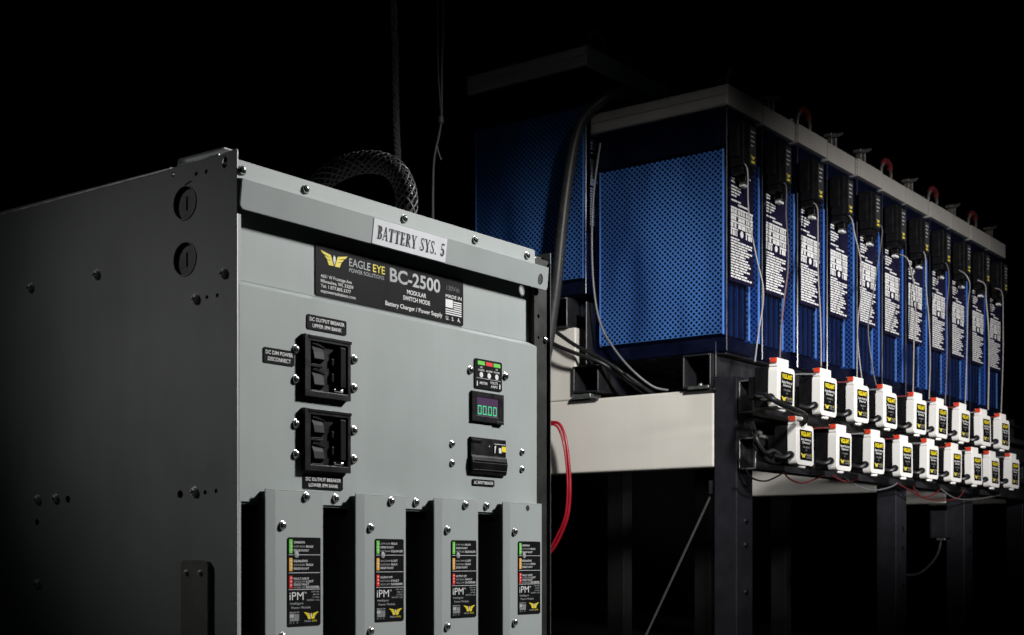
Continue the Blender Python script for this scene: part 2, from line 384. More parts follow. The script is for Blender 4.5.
# right side, back, top, base
mb = MB(); mb.box(W - .0018, W, .002, DEPTH, .003, Z(-.004), 'side'); mb.build('side_panel', CH, .0004, 1)
mb = MB(); mb.box(.002, W - .002, DEPTH - .004, DEPTH - .002, .003, Z(-.005), 'side'); mb.build('back_panel', CH)
mb = MB()
mb.box(.0025, W - .0025, .112, DEPTH - .005, Z(-.007), Z(-.0035), 'side')
mb.box(.0025, .0045, .112, DEPTH - .005, Z(-.003), Z(.0035), 'side')
mb.box(.0025, .016, .024, .100, Z(.0085), Z(.0105), 'side')
mb.box(.0025, .0045, .099, .1015, Z(-.005), Z(.0098), 'side')
mb.box(.0025, .016, .0975, .0995, Z(-.006), Z(.008), 'side')
mb.box(.0025, W - .0025, .0505, .1118, Z(-.0098), Z(-.008), 'side')
mb.build('top_panel', CH, .0004, 1)
# header: flange + proud band with rounded lower corners, leaning in a little
FB = lambda u, v, t: (u, -.0092 + (Z(-.0299) - v) / .0318 * .0042 + t, v)
mb = MB()
mb.prism([(.001, Z(-.028)), (.552, Z(-.028)), (.552, Z(-.0095)), (.549, Z(-.0075)), (.001, Z(-.0075))], F(0), 'paint', t0=0, t1=.002)
mb.box(.001, .552, .0021, .05, Z(-.0098), Z(-.008), 'paint')
r = .006; bz0, bz1 = Z(-.0617), Z(-.0299); bx0, bx1 = -.0003, .5747
band = [(bx0, bz1), (bx1, bz1)]
for cx, cz, a in ((bx1 - r, bz0 + r, 0), (bx0 + r, bz0 + r, 270 - 90 + 90)):
    pass
band = [(bx0, bz1)] + [(bx0 + r - r * cos(radians(a)), bz0 + r - r * sin(radians(a))) for a in range(0, 91, 15)] + [(bx1 - r + r * sin(radians(a)), bz0 + r - r * cos(radians(a))) for a in range(0, 91, 15)] + [(bx1 - .002, bz1), ]
mb.prism(band, FB, 'paint', holes=[circ(.5558, Z(-.0488), .0060, 18, .0078)], t0=0, t1=.002)
# bend between flange and band
n0 = [(bx0, -.0092, bz1), (bx1 - .002, -.0092, bz1), (.552, 0.0, Z(-.0275)), (.001, 0.0, Z(-.0275))]
mb.add(n0 + [(a, y + .0019, z - .001) for a, y, z in n0], [(0, 1, 2, 3), (7, 6, 5, 4), (0, 4, 5, 1), (1, 5, 6, 2), (3, 2, 6, 7), (0, 3, 7, 4)], 'paint')
mb.build('header_band', CH, .0006, 2)
for x in (.007, .103, .274, .416, .533): screw(CH, (x, 0, Z(-.0185)))
# white name strip
lb = MB(); lb.prism(rrect(.2093, .3473, Z(-.0612), Z(-.0312), .0004, 1), FB, 'paper', t0=-.0006, t1=-.0001)
serif(lb, 'BATTERY SYS. 5', .2165, Z(-.0545), .0158, .1290, 'ink', FB, -.0008)
o = lb.build('name_strip', CH); tag(o, 'white strip reading BATTERY SYS. 5')
# right strip + ear
mb = MB()
so = [(.557, .003), (.590, .003), (.590, Z(-.016)), (.557, Z(-.016))]
mb.prism(so, F(.004), 'bronze', holes=[circ(.566, Z(-.098), .0028, 10), circ(.581, Z(-.128), .0036, 10), circ(.566, Z(-.128), .0020, 10)], t0=0, t1=.002)
mb.box(.5895, .5915, .0005, .03, .003, Z(-.02), 'bronze')
mb.build('rack_strip', CH, .0005, 1)
mb = MB()
mb.prism(rrect(.553, .592, Z(-.045), Z(-.0105), .003), F(.012), 'bronze', holes=[circ(.5675, Z(-.0215), .0062, 16)], t0=0, t1=.002)
mb.lathe([(.0086, 0), (.0086, .0015), (.0066, .0022), (.0064, 0)], lambda u, v, t: (.5675 + u, .0118 - t, Z(-.0215) + v), 'galv', 18)
mb.build('lifting_ear', CH, .0004, 1)
screw(CH, (.583, .0035, Z(-.130)), s=.8)
# recess behind the band, with the slope down to the lower panel
mb = MB()
mb.box(.0065, .555, .0120, .0135, Z(-.1355), Z(-.029), 'paint')
mb.add([(.0065, .012, Z(-.1355)), (.555, .012, Z(-.1355)), (.555, 0.0004, Z(-.1425)), (.0065, 0.0004, Z(-.1425)),
        (.0065, .0134, Z(-.1370)), (.555, .0134, Z(-.1370)), (.555, .0019, Z(-.1445)), (.0065, .0019, Z(-.1445))],
       [(0, 1, 2, 3), (7, 6, 5, 4), (0, 4, 5, 1), (1, 5, 6, 2), (2, 6, 7, 3), (3, 7, 4, 0)], 'paint')
mb.box(.5552, .5568, .0035, .022, Z(-.144), Z(-.029), 'bronze')
mb.build('recess_panel', CH, .0005, 2)
# lower front panel
mb = MB()
mb.prism([(.0030, Z(-.379)), (.5565, Z(-.379)), (.5565, Z(-.1424)), (.0030, Z(-.1424))], F(0), 'paint', t0=0, t1=.0018)
mb.box(.0030, .5565, .0019, .006, Z(-.3815), Z(-.3795), 'paint')
mb.build('front_panel', CH, .0005, 2)
for i in range(3): screw(CH, (.152 + .1441 * i, 0, Z(-.3705)))
# bay behind the modules and the lower panel, coloured near black as unlit
mb = MB()
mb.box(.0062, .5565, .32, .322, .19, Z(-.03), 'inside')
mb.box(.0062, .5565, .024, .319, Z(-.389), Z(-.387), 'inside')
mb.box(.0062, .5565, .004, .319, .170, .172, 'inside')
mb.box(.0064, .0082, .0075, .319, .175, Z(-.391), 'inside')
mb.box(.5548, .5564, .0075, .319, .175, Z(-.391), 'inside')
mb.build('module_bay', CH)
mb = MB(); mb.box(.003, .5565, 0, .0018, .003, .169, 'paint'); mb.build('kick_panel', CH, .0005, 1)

# name plate in the recess
pm = MB(); fp = F(.0108); PX0, PX1, PZ0, PZ1 = .1305, .4050, Z(-.1335), Z(-.0720)
pm.prism(rrect(PX0, PX1, PZ0, PZ1, .003), fp, 'lblack', t0=0, t1=.0010)
w, h = PX1 - PX0, PZ1 - PZ0; tt = -.0003
def pu(a): return PX0 + w * a
def pv(b2): return PZ0 + h * b2
logo(pm, pu(.112), pv(.735), w * .165, fp, tt)
text(pm, 'EAGLE', pu(.205), pv(.70), h * .15, 'lsilver', fp, tt, width=w * .135, bold=.004)
text(pm, 'EYE', pu(.358), pv(.70), h * .15, 'yellow', fp, tt, width=w * .078, bold=.004)
text(pm, 'POWER SOLUTIONS', pu(.205), pv(.585), h * .075, 'lsilver', fp, tt, width=w * .225)
text(pm, 'BC-2500', pu(.470), pv(.60), h * .26, 'lsilver', fp, tt, width=w * .355, bold=.022)
text(pm, '130Vdc', pu(.872), pv(.70), h * .10, 'ldim', fp, tt, width=w * .10)
text(pm, 'MODULAR', pu(.655), pv(.42), h * .085, 'lwhite', fp, tt, width=w * .135, align='C', bold=.015)
text(pm, 'SWITCH MODE', pu(.655), pv(.285), h * .085, 'lwhite', fp, tt, width=w * .190, align='C', bold=.015)
text(pm, 'Battery Charger / Power Supply', pu(.640), pv(.095), h * .085, 'lwhite', fp, tt, width=w * .40, align='C', bold=.012)
for i, s in enumerate(('4651 W Frontage Ave', 'Milwaukee, WI, 53209', 'Tel: 1.877.805.3377', 'eepowersolutions.com')):
    text(pm, s, pu(.030), pv(.355 - .095 * i), h * .062, 'lwhite', fp, tt, width=w * (.19, .20, .185, .215)[i], bold=.004)
usa(pm, pu(.865), pu(.985), pv(.05), pv(.62), fp, tt)
o = pm.build('name_plate', CH); tag(o, 'black name plate with a yellow winged emblem and silver model lettering')

# small black engraved tags
def smalltag(x0, x1, z0, z1, lines, label, yy=-.0010):
    k = MB(); f = F(yy); k.prism(rrect(x0, x1, Z(z0), Z(z1), .0022), f, 'lblack', t0=0, t1=.0010)
    hh = (z1 - z0); n_ = len(lines)
    for i, s in enumerate(lines):
        ch = hh * (.24 if n_ > 1 else .46)
        text(k, s, (x0 + x1) / 2, Z(z1) - hh * ((.42 + .42 * i) if n_ > 1 else .73), ch, 'lwhite', f, -.0003, width=(x1 - x0) * (.88 if i == 0 else .74), align='C', bold=.012)
    tag(k.build('engraved_tag', CH), label)
smalltag(.105, .170, -.1775, -.1605, ('DC OUTPUT BREAKER', 'UPPER IPM BANK'), 'black tag reading DC OUTPUT BREAKER UPPER IPM BANK')
smalltag(.038, .085, -.2235, -.2065, ('DC DIM POWER', 'DISCONNECT'), 'black tag reading DC DIM POWER DISCONNECT')
smalltag(.099, .164, -.3610, -.3450, ('DC OUTPUT BREAKER', 'LOWER IPM BANK'), 'black tag reading DC OUTPUT BREAKER LOWER IPM BANK')
smalltag(.4095, .4575, -.3440, -.3355, ('AC INPUT BREAKER',), 'black tag reading AC INPUT BREAKER')

# DC breaker housings
def breaker(z0, z1, label):
    x0, x1 = .0960, .1712; a, b2 = Z(z0), Z(z1); h = b2 - a
    k = MB()
    k.prism([(x0, a), (x1, a), (x1, b2), (x0, b2)], F(-.0070), 'plastic', holes=[[(x0 + .009, a + .007), (x1 - .005, a + .007), (x1 - .005, b2 - .007), (x0 + .009, b2 - .007)]], t0=0, t1=.0068)
    k.box(x0 + .0088, x1 - .0048, -.0014, -.0004, a + .007, b2 - .007, 'plastic')
    k.box(x0 + .0092, x0 + .030, -.0062, -.0016, a + h * .50 - .001, a + h * .50 + .001, 'gloss')
    k.box(x0 + .006, x1 + .001, -.0078, -.0071, b2 - .004, b2 - .0005, 'gloss')
    o = k.build('breaker_housing', CH, .0008, 2); o['label'] = label
    for i in range(2):                          # rocker levers
        zc = a + h * (.29 if i == 0 else .71); l = MB()
        l.prism([(-.0016, zc - .011), (-.0078, zc - .0065), (-.0062, zc + .002), (-.0016, zc + .0105)], lambda u, v, t: (x0 + .014 + t, u, v), 'gloss', t0=0, t1=.017)
        l.box(x0 + .0135, x0 + .0330, -.0036, -.0016, zc - .0128, zc - .0118, 'gloss')
        l.prism([(x0 + .013, zc + .0105), (x0 + .020, zc + .0135), (x0 + .036, zc + .0075), (x0 + .034, zc + .0065)], F(-.0050), 'gloss', t0=0, t1=.003)
        l.build('breaker_lever', o, .0006, 2)
    l = MB(); l.box(x1 - .0205, x1 - .0115, -.0100, -.0016, a + .014, b2 - .010, 'gloss'); l.box(x1 - .030, x1 - .0207, -.0050, -.0016, a + .020, a + .030, 'gloss'); l.box(x1 - .030, x1 - .0207, -.0050, -.0016, b2 - .032, b2 - .024, 'gloss')
    l.box(x1 - .027, x1 - .0115, -.0058, -.0016, a + .0085, a + .0125, 'galv')
    l.build('trip_bar', o, .0008, 2)
    for z in (a + h * .25, a + h * .73):
        screw(CH, (.0875, 0, z)); screw(CH, (.1835, 0, z))
breaker(-.2556, -.1846, 'upper black breaker housing with two levers')
breaker(-.3406, -.2690, 'lower black breaker housing with two levers')

# indicator plate
k = MB(); f = F(-.0012); x0, x1, z0, z1 = .414, .474, Z(-.2145), Z(-.1750); w, h = x1 - x0, z1 - z0
k.prism(rrect(x0, x1, z0, z1, .0028), f, 'lblack', t0=0, t1=.0012); t = -.0003
for a, c in ((.11, 'green'), (.40, 'red'), (.68, 'green')):
    k.flat([(x0 + w * a, z1 - h * .20), (x0 + w * (a + .25), z1 - h * .20), (x0 + w * (a + .25), z1 - h * .07), (x0 + w * a, z1 - h * .07)], f, c, t)
for a, s1 in ((.235, 'LVD'), (.80, 'HV')): text(k, s1, x0 + w * a, z1 - h * .305, h * .055, 'lwhite', f, t, align='C', bold=.01)
for a, s1 in ((.235, 'CHARGE'), (.52, 'ALARM'), (.80, 'POWER')): text(k, s1, x0 + w * a, z1 - h * .405, h * .06, 'lwhite', f, t, width=w * .22, align='C', bold=.01)
for a in (.235, .52, .80): k.flat(circ(x0 + w * a, z1 - h * .53, .0038, 14), f, 'lwhite', t)
k.flat([(x0 + w * .06, z1 - h * .655), (x0 + w * .94, z1 - h * .655), (x0 + w * .94, z1 - h * .645), (x0 + w * .06, z1 - h * .645)], f, 'lwhite', t)
text(k, 'METER', x0 + w * .18, z1 - h * .85, h * .085, 'lwhite', f, t, width=w * .28, bold=.012)
text(k, 'VOLTS', x0 + w * .56, z1 - h * .79, h * .085, 'lwhite', f, t, width=w * .27, bold=.012)
text(k, 'AMPS', x0 + w * .58, z1 - h * .92, h * .085, 'lwhite', f, t, width=w * .24, bold=.012)
for a in (.09, .91):
    k.flat([(x0 + w * a - .0011, z1 - h * .92), (x0 + w * a + .0011, z1 - h * .92), (x0 + w * a + .0011, z1 - h * .80), (x0 + w * a, z1 - h * .74), (x0 + w * a - .0011, z1 - h * .80)], f, 'lwhite', t)
tag(k.build('indicator_plate', CH), 'black plate with green and red indicator windows')
screw(CH, (.406, 0, Z(-.192))); screw(CH, (.483, 0, Z(-.192)))
# digital meter
x0, x1, z0, z1 = .4065, .4755, Z(-.2590), Z(-.2190)
k = MB(); sx0, sx1, sz0, sz1 = x0 + .0100, x1 - .0110, z0 + .0080, z1 - .0070
k.prism([(x0, z0), (x1, z0), (x1, z1), (x0, z1)], F(-.0034), 'plastic', holes=[[(sx0, sz0), (sx1, sz0), (sx1, sz1), (sx0, sz1)]], t0=0, t1=.0032)
k.box(x1 - .018, x1 - .001, -.0044, -.0035, z0 - .0008, z0 + .003, 'plastic')
mt = k.build('meter_bezel', CH, .0008, 2)
k = MB(); k.box(sx0 - .0008, sx1 + .0008, -.0022, -.0008, sz0 - .001, sz1 + .001, 'screen')
def seg7(k, x, z, w, h, segs, f, t):
    th = .0012
    S = {'a': (x, x + w, z + h - th, z + h), 'd': (x, x + w, z, z + th), 'g': (x, x + w, z + h / 2 - th / 2, z + h / 2 + th / 2),
         'f': (x, x + th, z + h / 2 + .0003, z + h - th - .0002), 'b': (x + w - th, x + w, z + h / 2 + .0003, z + h - th - .0002), 'e': (x, x + th, z + th + .0002, z + h / 2 - .0003), 'c': (x + w - th, x + w, z + th + .0002, z + h / 2 - .0003)}
    for s_ in segs:
        a, b_, c, d_ = S[s_]; k.flat([(a, c), (b_, c), (b_, d_), (a, d_)], f, 'digit', t)
for i in range(4): seg7(k, sx0 + .0030 + .0106 * i + (.0 if i < 2 else .0012), sz0 + .0020, .0076, .0118, 'abcdef', F(-.0022), -.0003)
k.flat(circ(sx0 + .0228, sz0 + .0026, .0008, 8), F(-.0022), 'digit', -.0003)
tag(k.build('meter_screen', mt), 'small screen showing green digits 00.00')
# AC breaker
x0, x1, z0, z1 = .4035, .4800, Z(-.3285), Z(-.2800); h = z1 - z0
k = MB()
k.prism([(-.0002, z0), (-.0035, z0), (-.0050, z0 + h * .08), (-.0068, z0 + h * .30), (-.0050, z0 + h * .48), (-.0035, z0 + h * .50), (-.0035, z1), (-.0002, z1)], lambda u, v, t: (x0 + t, u, v), 'plastic', t0=0, t1=x1 - x0)
k.box(x0 + .001, x0 + .022, -.0048, -.0037, z1 - h * .14, z1 - h * .06, 'gloss')
k.box(x0 + .004, x1 - .003, -.0076, -.0060, z0 + h * .34, z0 + h * .38, 'gloss')
k.box(x0 + .002, x1 - .001, -.0060, -.0046, z0 + h * .09, z0 + h * .12, 'gloss')
o = k.build('breaker_housing', CH, .0008, 2); o['label'] = 'black AC input breaker with sloping handle'
k = MB(); f = F(-.0041)
k.prism(rrect(x0 + .048, x1 - .001, z1 - h * .42, z1 - h * .16, .0005, 1), f, 'lblack', t0=0, t1=.0005)
k.flat([(x0 + .066, z1 - h * .34), (x0 + .0755, z1 - h * .34), (x0 + .0755, z1 - h * .19), (x0 + .066, z1 - h * .19)], f, 'yellow', -.0002)
k.flat([(x0 + .0595, z1 - h * .38), (x0 + .0650, z1 - h * .38), (x0 + .0650, z1 - h * .24), (x0 + .0595, z1 - h * .24)], f, 'lwhite', -.0002)
k.flat([(x0 + .0500, z1 - h * .40), (x0 + .0512, z1 - h * .40), (x0 + .0535, z1 - h * .18), (x0 + .0500, z1 - h * .20)], f, 'lwhite', -.0002)
k.flat([(x0 + .0500, z1 - h * .145), (x0 + .0745, z1 - h * .145), (x0 + .0745, z1 - h * .13), (x0 + .0500, z1 - h * .13)], F(-.0036), 'lwhite', -.0002)
for i in range(3): k.flat(circ(x0 + .039 + .0, z1 - h * (.22 + .0 * i), .0012, 8), F(-.0036), 'lsilver', -.0002 - .0001 * i)
k.build('rating_label', o)
for x, z in ((.368, -.292), (.368, -.317), (.521, -.293), (.521, -.317)): screw(CH, (x, 0, Z(z)), s=.85)

# power modules
T1 = (('CHARGING', 'SLOW BLINK BULK', 'SOLID FLOAT'), ('EQUALIZING', 'SLOW BLINK BULK', 'SOLID FLOAT'), ('FAULT LIGHT', 'SLOW BLINK COMM LOST', 'SOLID FAULT', 'FAST BLINK LIMIT EXCEEDED'))
T2 = (('SLOW BLINK BULK', 'SOLID FLOAT', 'FAST BLINK EQUALIZE'), ('ON COMM LOST', 'SLOW BLINK BULK', 'SOLID FLOAT'), ('OUTPUT OFF', 'FAST BLINK FAULT', 'SOLID LIMIT EXCEEDED'))
def module_label(T):
    k = MB(); f = F(-.0128); x0, x1, z0, z1 = .0634, .1149, Z(-.5172), Z(-.4173); w, h = x1 - x0, z1 - z0; t = -.0003
    k.prism(rrect(x0, x1, z0, z1, .0022), f, 'lblack', t0=0, t1=.0010)
    tops = (.985, .775, .575); bot = (.82, .62, .425)
    for (a, c), b2, tx in zip(zip(tops, ('green', 'orange', 'red')), bot, T):
        k.prism(rrect(x0 + w * .035, x0 + w * .135, z0 + h * b2, z0 + h * (a - .008), .0008, 2), f, c, t0=-.0003, t1=-.00005)
        for i in range(3): k.flat([(x0 + w * .065, z0 + h * (b2 + .03 + .04 * i)), (x0 + w * .105, z0 + h * (b2 + .03 + .04 * i)), (x0 + w * .105, z0 + h * (b2 + .045 + .04 * i)), (x0 + w * .065, z0 + h * (b2 + .045 + .04 * i))], f, 'lwhite', -.0005)
        step = (a - b2) / (len(tx) + .6)
        for i, s in enumerate(tx):
            parts = s.rsplit(' ', 1) if (len(s.split()) > 2) else [s]
            zz = z0 + h * (a - .035 - step * i) - h * .018
            if len(parts) == 2:
                text(k, parts[0], x0 + w * .17, zz, h * .021, 'lsilver', f, t, width=w * .35)
                text(k, parts[1], x0 + w * .55, zz, h * .024, 'lwhite', f, t, width=w * min(.40, .055 * len(parts[1])), bold=.012)
            else:
                text(k, s, x0 + w * .17, zz, h * .024, 'lwhite', f, t, width=w * min(.6, .042 * len(s)), bold=.012)
    for b2 in (.803, .600, .412):
        k.flat([(x0 + w * .02, z0 + h * b2 - .00025), (x1 - w * .02, z0 + h * b2 - .00025), (x1 - w * .02, z0 + h * b2 + .00025), (x0 + w * .02, z0 + h * b2 + .00025)], f, 'lwhite', t)
    text(k, 'iPM', x0 + w * .045, z0 + h * .295, h * .088, 'lwhite', f, t, width=w * .42, bold=0.0)
    text(k, '™', x0 + w * .49, z0 + h * .35, h * .03, 'lwhite', f, t)
    for i, s in enumerate(('130 Vdc', '400 W', '1-A MAX', 'PATENT 1.0.0')):
        text(k, s, x1 - w * .05, z0 + h * (.375 - .032 * i), h * .018, 'lsilver', f, t, width=w * (.24, .20, .22, .38)[i], align='R')
    text(k, 'Intelligent', x0 + w * .06, z0 + h * .243, h * .026, 'lsilver', f, t, width=w * .40)
    text(k, 'Power Module', x0 + w * .10, z0 + h * .195, h * .026, 'lsilver', f, t, width=w * .58)
    usa(k, x0 + w * .05, x0 + w * .33, z0 + h * .025, z0 + h * .165, f, t, c='lsilver')
    logo(k, x0 + w * .70, z0 + h * .112, w * .46, f, t)
    text(k, 'EAGLE', x0 + w * .50, z0 + h * .042, h * .020, 'lsilver', f, t, width=w * .20); text(k, 'EYE', x0 + w * .74, z0 + h * .042, h * .020, 'yellow', f, t, width=w * .14)
    k.lathe([(.0038, 0), (.0038, .0006), (.0028, .0010), (.0008, .0011)], lambda u, v, t_: (x0 + w * .245 + u, -.0130 - t_, z0 + h * .803 + v), 'lens', 14)
    return k
labs = {}
for i in range(4):
    dx = .1441 * i
    k = MB(); zt, zb = Z(-.3644), .176
    # front channel: chamfered left edge, flat face, returned sides
    prof = [(.0320, -.0086), (.0320, -.0102), (.0452, -.0120), (.1193, -.0120), (.1196, -.0117), (.1196, .006), (.1180, .006), (.1180, -.0104), (.0456, -.0104), (.0336, -.0088)]
    hl = []
    k.prism(prof, lambda u, v, t_: (u, v, t_), 'paint', t0=zb, t1=zt - .0012)
    k.prism([(.0320, -.0086), (.0320, -.0102), (.0452, -.0120), (.1193, -.0120), (.1196, -.0002)], lambda u, v, t_: (u, v, t_), 'paint', t0=zt - .0010, t1=zt)
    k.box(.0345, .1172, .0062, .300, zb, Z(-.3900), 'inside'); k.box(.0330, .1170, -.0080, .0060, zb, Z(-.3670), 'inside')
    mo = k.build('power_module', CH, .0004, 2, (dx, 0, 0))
    T = T1 if i in (0, 3) else T2
    key = i in (0, 3)
    if key not in labs:
        o = module_label(T).build('module_label', mo); labs[key] = o
    else:
        o = labs[key].copy(); COL.objects.link(o); o.parent = mo
    screw(mo, (.0555, -.0120, Z(-.4044))); screw(mo, (.0555, -.0120, Z(-.5280)))
    if i < 3: screw(mo, (.0921, -.0120, Z(-.3713)))
    else:
        k = MB(); k.prism(circ(.0860, Z(-.3713), .0040, 14), F(-.0123), 'hole', t0=0, t1=.0003); k.build('vent_hole', mo)
    mo['label'] = ('first from the left, beside the dark bay edge', 'second from the left', 'third from the left', 'rightmost module, with an empty round hole')[i] + ', grey power module'

# side bolts and bracket
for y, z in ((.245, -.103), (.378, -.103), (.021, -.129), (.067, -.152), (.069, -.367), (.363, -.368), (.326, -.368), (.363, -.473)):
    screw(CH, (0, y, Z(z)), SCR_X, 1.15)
k = MB(); k.prism([(.042, .05), (.087, .05), (.087, Z(-.449))] + [(.081 + .006 * cos(a), Z(-.449) + .006 * sin(a)) for a in (0, .8, 1.57)] + [(.048 + .006 * cos(a), Z(-.449) + .006 * sin(a)) for a in (1.57, 2.3, 3.14)], FX(-.0052), 'bracket', t0=0, t1=.005)
br = k.build('side_bracket', CH, .0006, 2)
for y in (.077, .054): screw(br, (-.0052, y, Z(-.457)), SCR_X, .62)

# ================================================================== RACK
BX, BY, BZ = 2.6818, 1.4234, 1.329
RK = empty('battery_rack', (BX, BY, 0)); tag(RK, 'stepped steel battery rack with cream cross beams and black posts carrying blue cells', 'battery rack')
def B(z): return BZ + z
for i, (fx, zb) in enumerate(((0, -.787), (.915, -.806), (1.46, -.818), (2.04, -.800))):
    k = MB(); k.box(fx, fx + .05, .032, (.86, .502, .215, .30)[i], B(zb), B(zb + .172), 'white')
    bm_ = k.build('cross_beam', RK, .005, 3)
    if i == 0:
        k = MB(); k.box(fx + .0005, fx + .0495, .398, .50, B(zb + .1722), B(-.444), 'white'); k.build('step_riser', RK, .004, 3)
    k = MB(); k.box(fx, fx + .075, -.024, .0318, .012, B(-.592), 'post')
    po = k.build('rack_post', RK, .0025, 2)
    k = MB()
    for z in (-.905, -.957, -1.06): k.lathe([(.006, 0), (.006, .003), (.003, .004)], lambda u, v, t: (fx + .042 + u, -.0242 - t, B(z) + v), 'darkzinc', 8)
    k.build('post_bolt', po)
    k = MB(); k.box(fx - .02, fx + .095, -.045, .06, .0, .0118, 'post'); k.build('foot_plate', po, .002, 1)
    k = MB(); k.box(fx, fx + .05, .84, .90, .012, B(-.45), 'hole'); k.build('rack_post', RK, .0025, 2)  # rear post coloured near black, shade put into the colour
LEN = 2.12
def rail(y0, y1, z0, z1, front=False):
    k = MB(); x0 = -.012
    k.box(x0, LEN, y0, y1, z0, z0 + .004, 'steel')
    k.box(x0, LEN, y0, y0 + .004, z0 + .0042, z1, 'steel')
    k.box(x0, LEN, y1 - .004, y1, z0 + .0042, z1 - .0042, 'steel')
    k.box(x0, LEN, y0 + .0042, y1, z1 - .004, z1, 'steel')
    return k.build('cell_rail', RK, .0008, 1)
rail(.326, .397, B(-.601), B(-.5385)); rail(.034, .104, B(-.612), B(-.5385))
rail(.413, .480, B(-.4435), B(-.3735)); rail(.640, .705, B(-.4435), B(-.3735))
k = MB(); k.box(.004, LEN, .0290, .0325, B(-.59), B(-.512), 'steel'); k.box(.004, LEN, .0045, .0288, B(-.5412), B(-.5385), 'steel'); k.build('retaining_rail', RK, .0008, 1)
k = MB(); k.box(-.012, LEN, .358, .362, B(-.535), B(-.39), 'steel'); k.build('retaining_rail', RK, .0008, 1)
for y in (.037, .345):
    k = MB(); k.box(-.016, .030, y, y + .052, B(-.6148), B(-.6082) if y < .1 else B(-.6045), 'galv'); k.lathe([(.006, 0), (.006, .005), (.003, .008)], lambda u, v, t: (.004 + u, y + .03 + v, B(-.608) + t), 'galv', 8)
    k.box(-.008, .03, y - .012, y + .065, B(-.6205), B(-.6152), 'steel')
    k.build('rail_clamp', RK, .001, 2)
# horizontal strut channels carrying the monitors
def strut(z0, z1):
    k = MB(); y0, y1 = -.066, -.0255; th = .003; x0, x1 = .006, LEN
    k.box(x0, x1, y1 - th, y1, z0, z1, 'steel'); k.box(x0, x1, y0, y1 - th - .0002, z1 - th, z1, 'steel'); k.box(x0, x1, y0, y1 - th - .0002, z0, z0 + th, 'steel')
    k.box(x0, x1, y0, y0 + th, z0 + th + .0002, z0 + .016, 'steel'); k.box(x0, x1, y0, y0 + th, z1 - .016, z1 - th - .0002, 'steel')
    k.box(x0 - .0015, x0 - .0002, y0 - .0005, y1 + .0005, z0 - .0005, z0 + th, 'galv'); k.box(x0 - .0015, x0 - .0002, y0 - .0005, y1 + .0005, z1 - th, z1 + .0005, 'galv')
    k.box(x0 - .0015, x0 - .0002, y0 - .0005, y0 + .005, z0 + th + .0002, z1 - th - .0002, 'galv'); k.box(x0 - .0015, x0 - .0002, y1 - .003, y1 + .0005, z0 + th + .0002, z1 - th - .0002, 'galv')
    return k.build('strut_channel', RK, .0005, 1)
strut(B(-.672), B(-.602)); strut(B(-.794), B(-.726))
k = MB(); k.tube([(.020, .040, B(-.828)), (.020, .30, B(-1.318))], .0028, 'cord', 8, sub=1); k.build('brace_rod', RK)
k = MB(); k.box(.009, .028, .036, .050, B(-.845), B(-.815), 'steel'); k.build('brace_lug', RK, .001, 1)

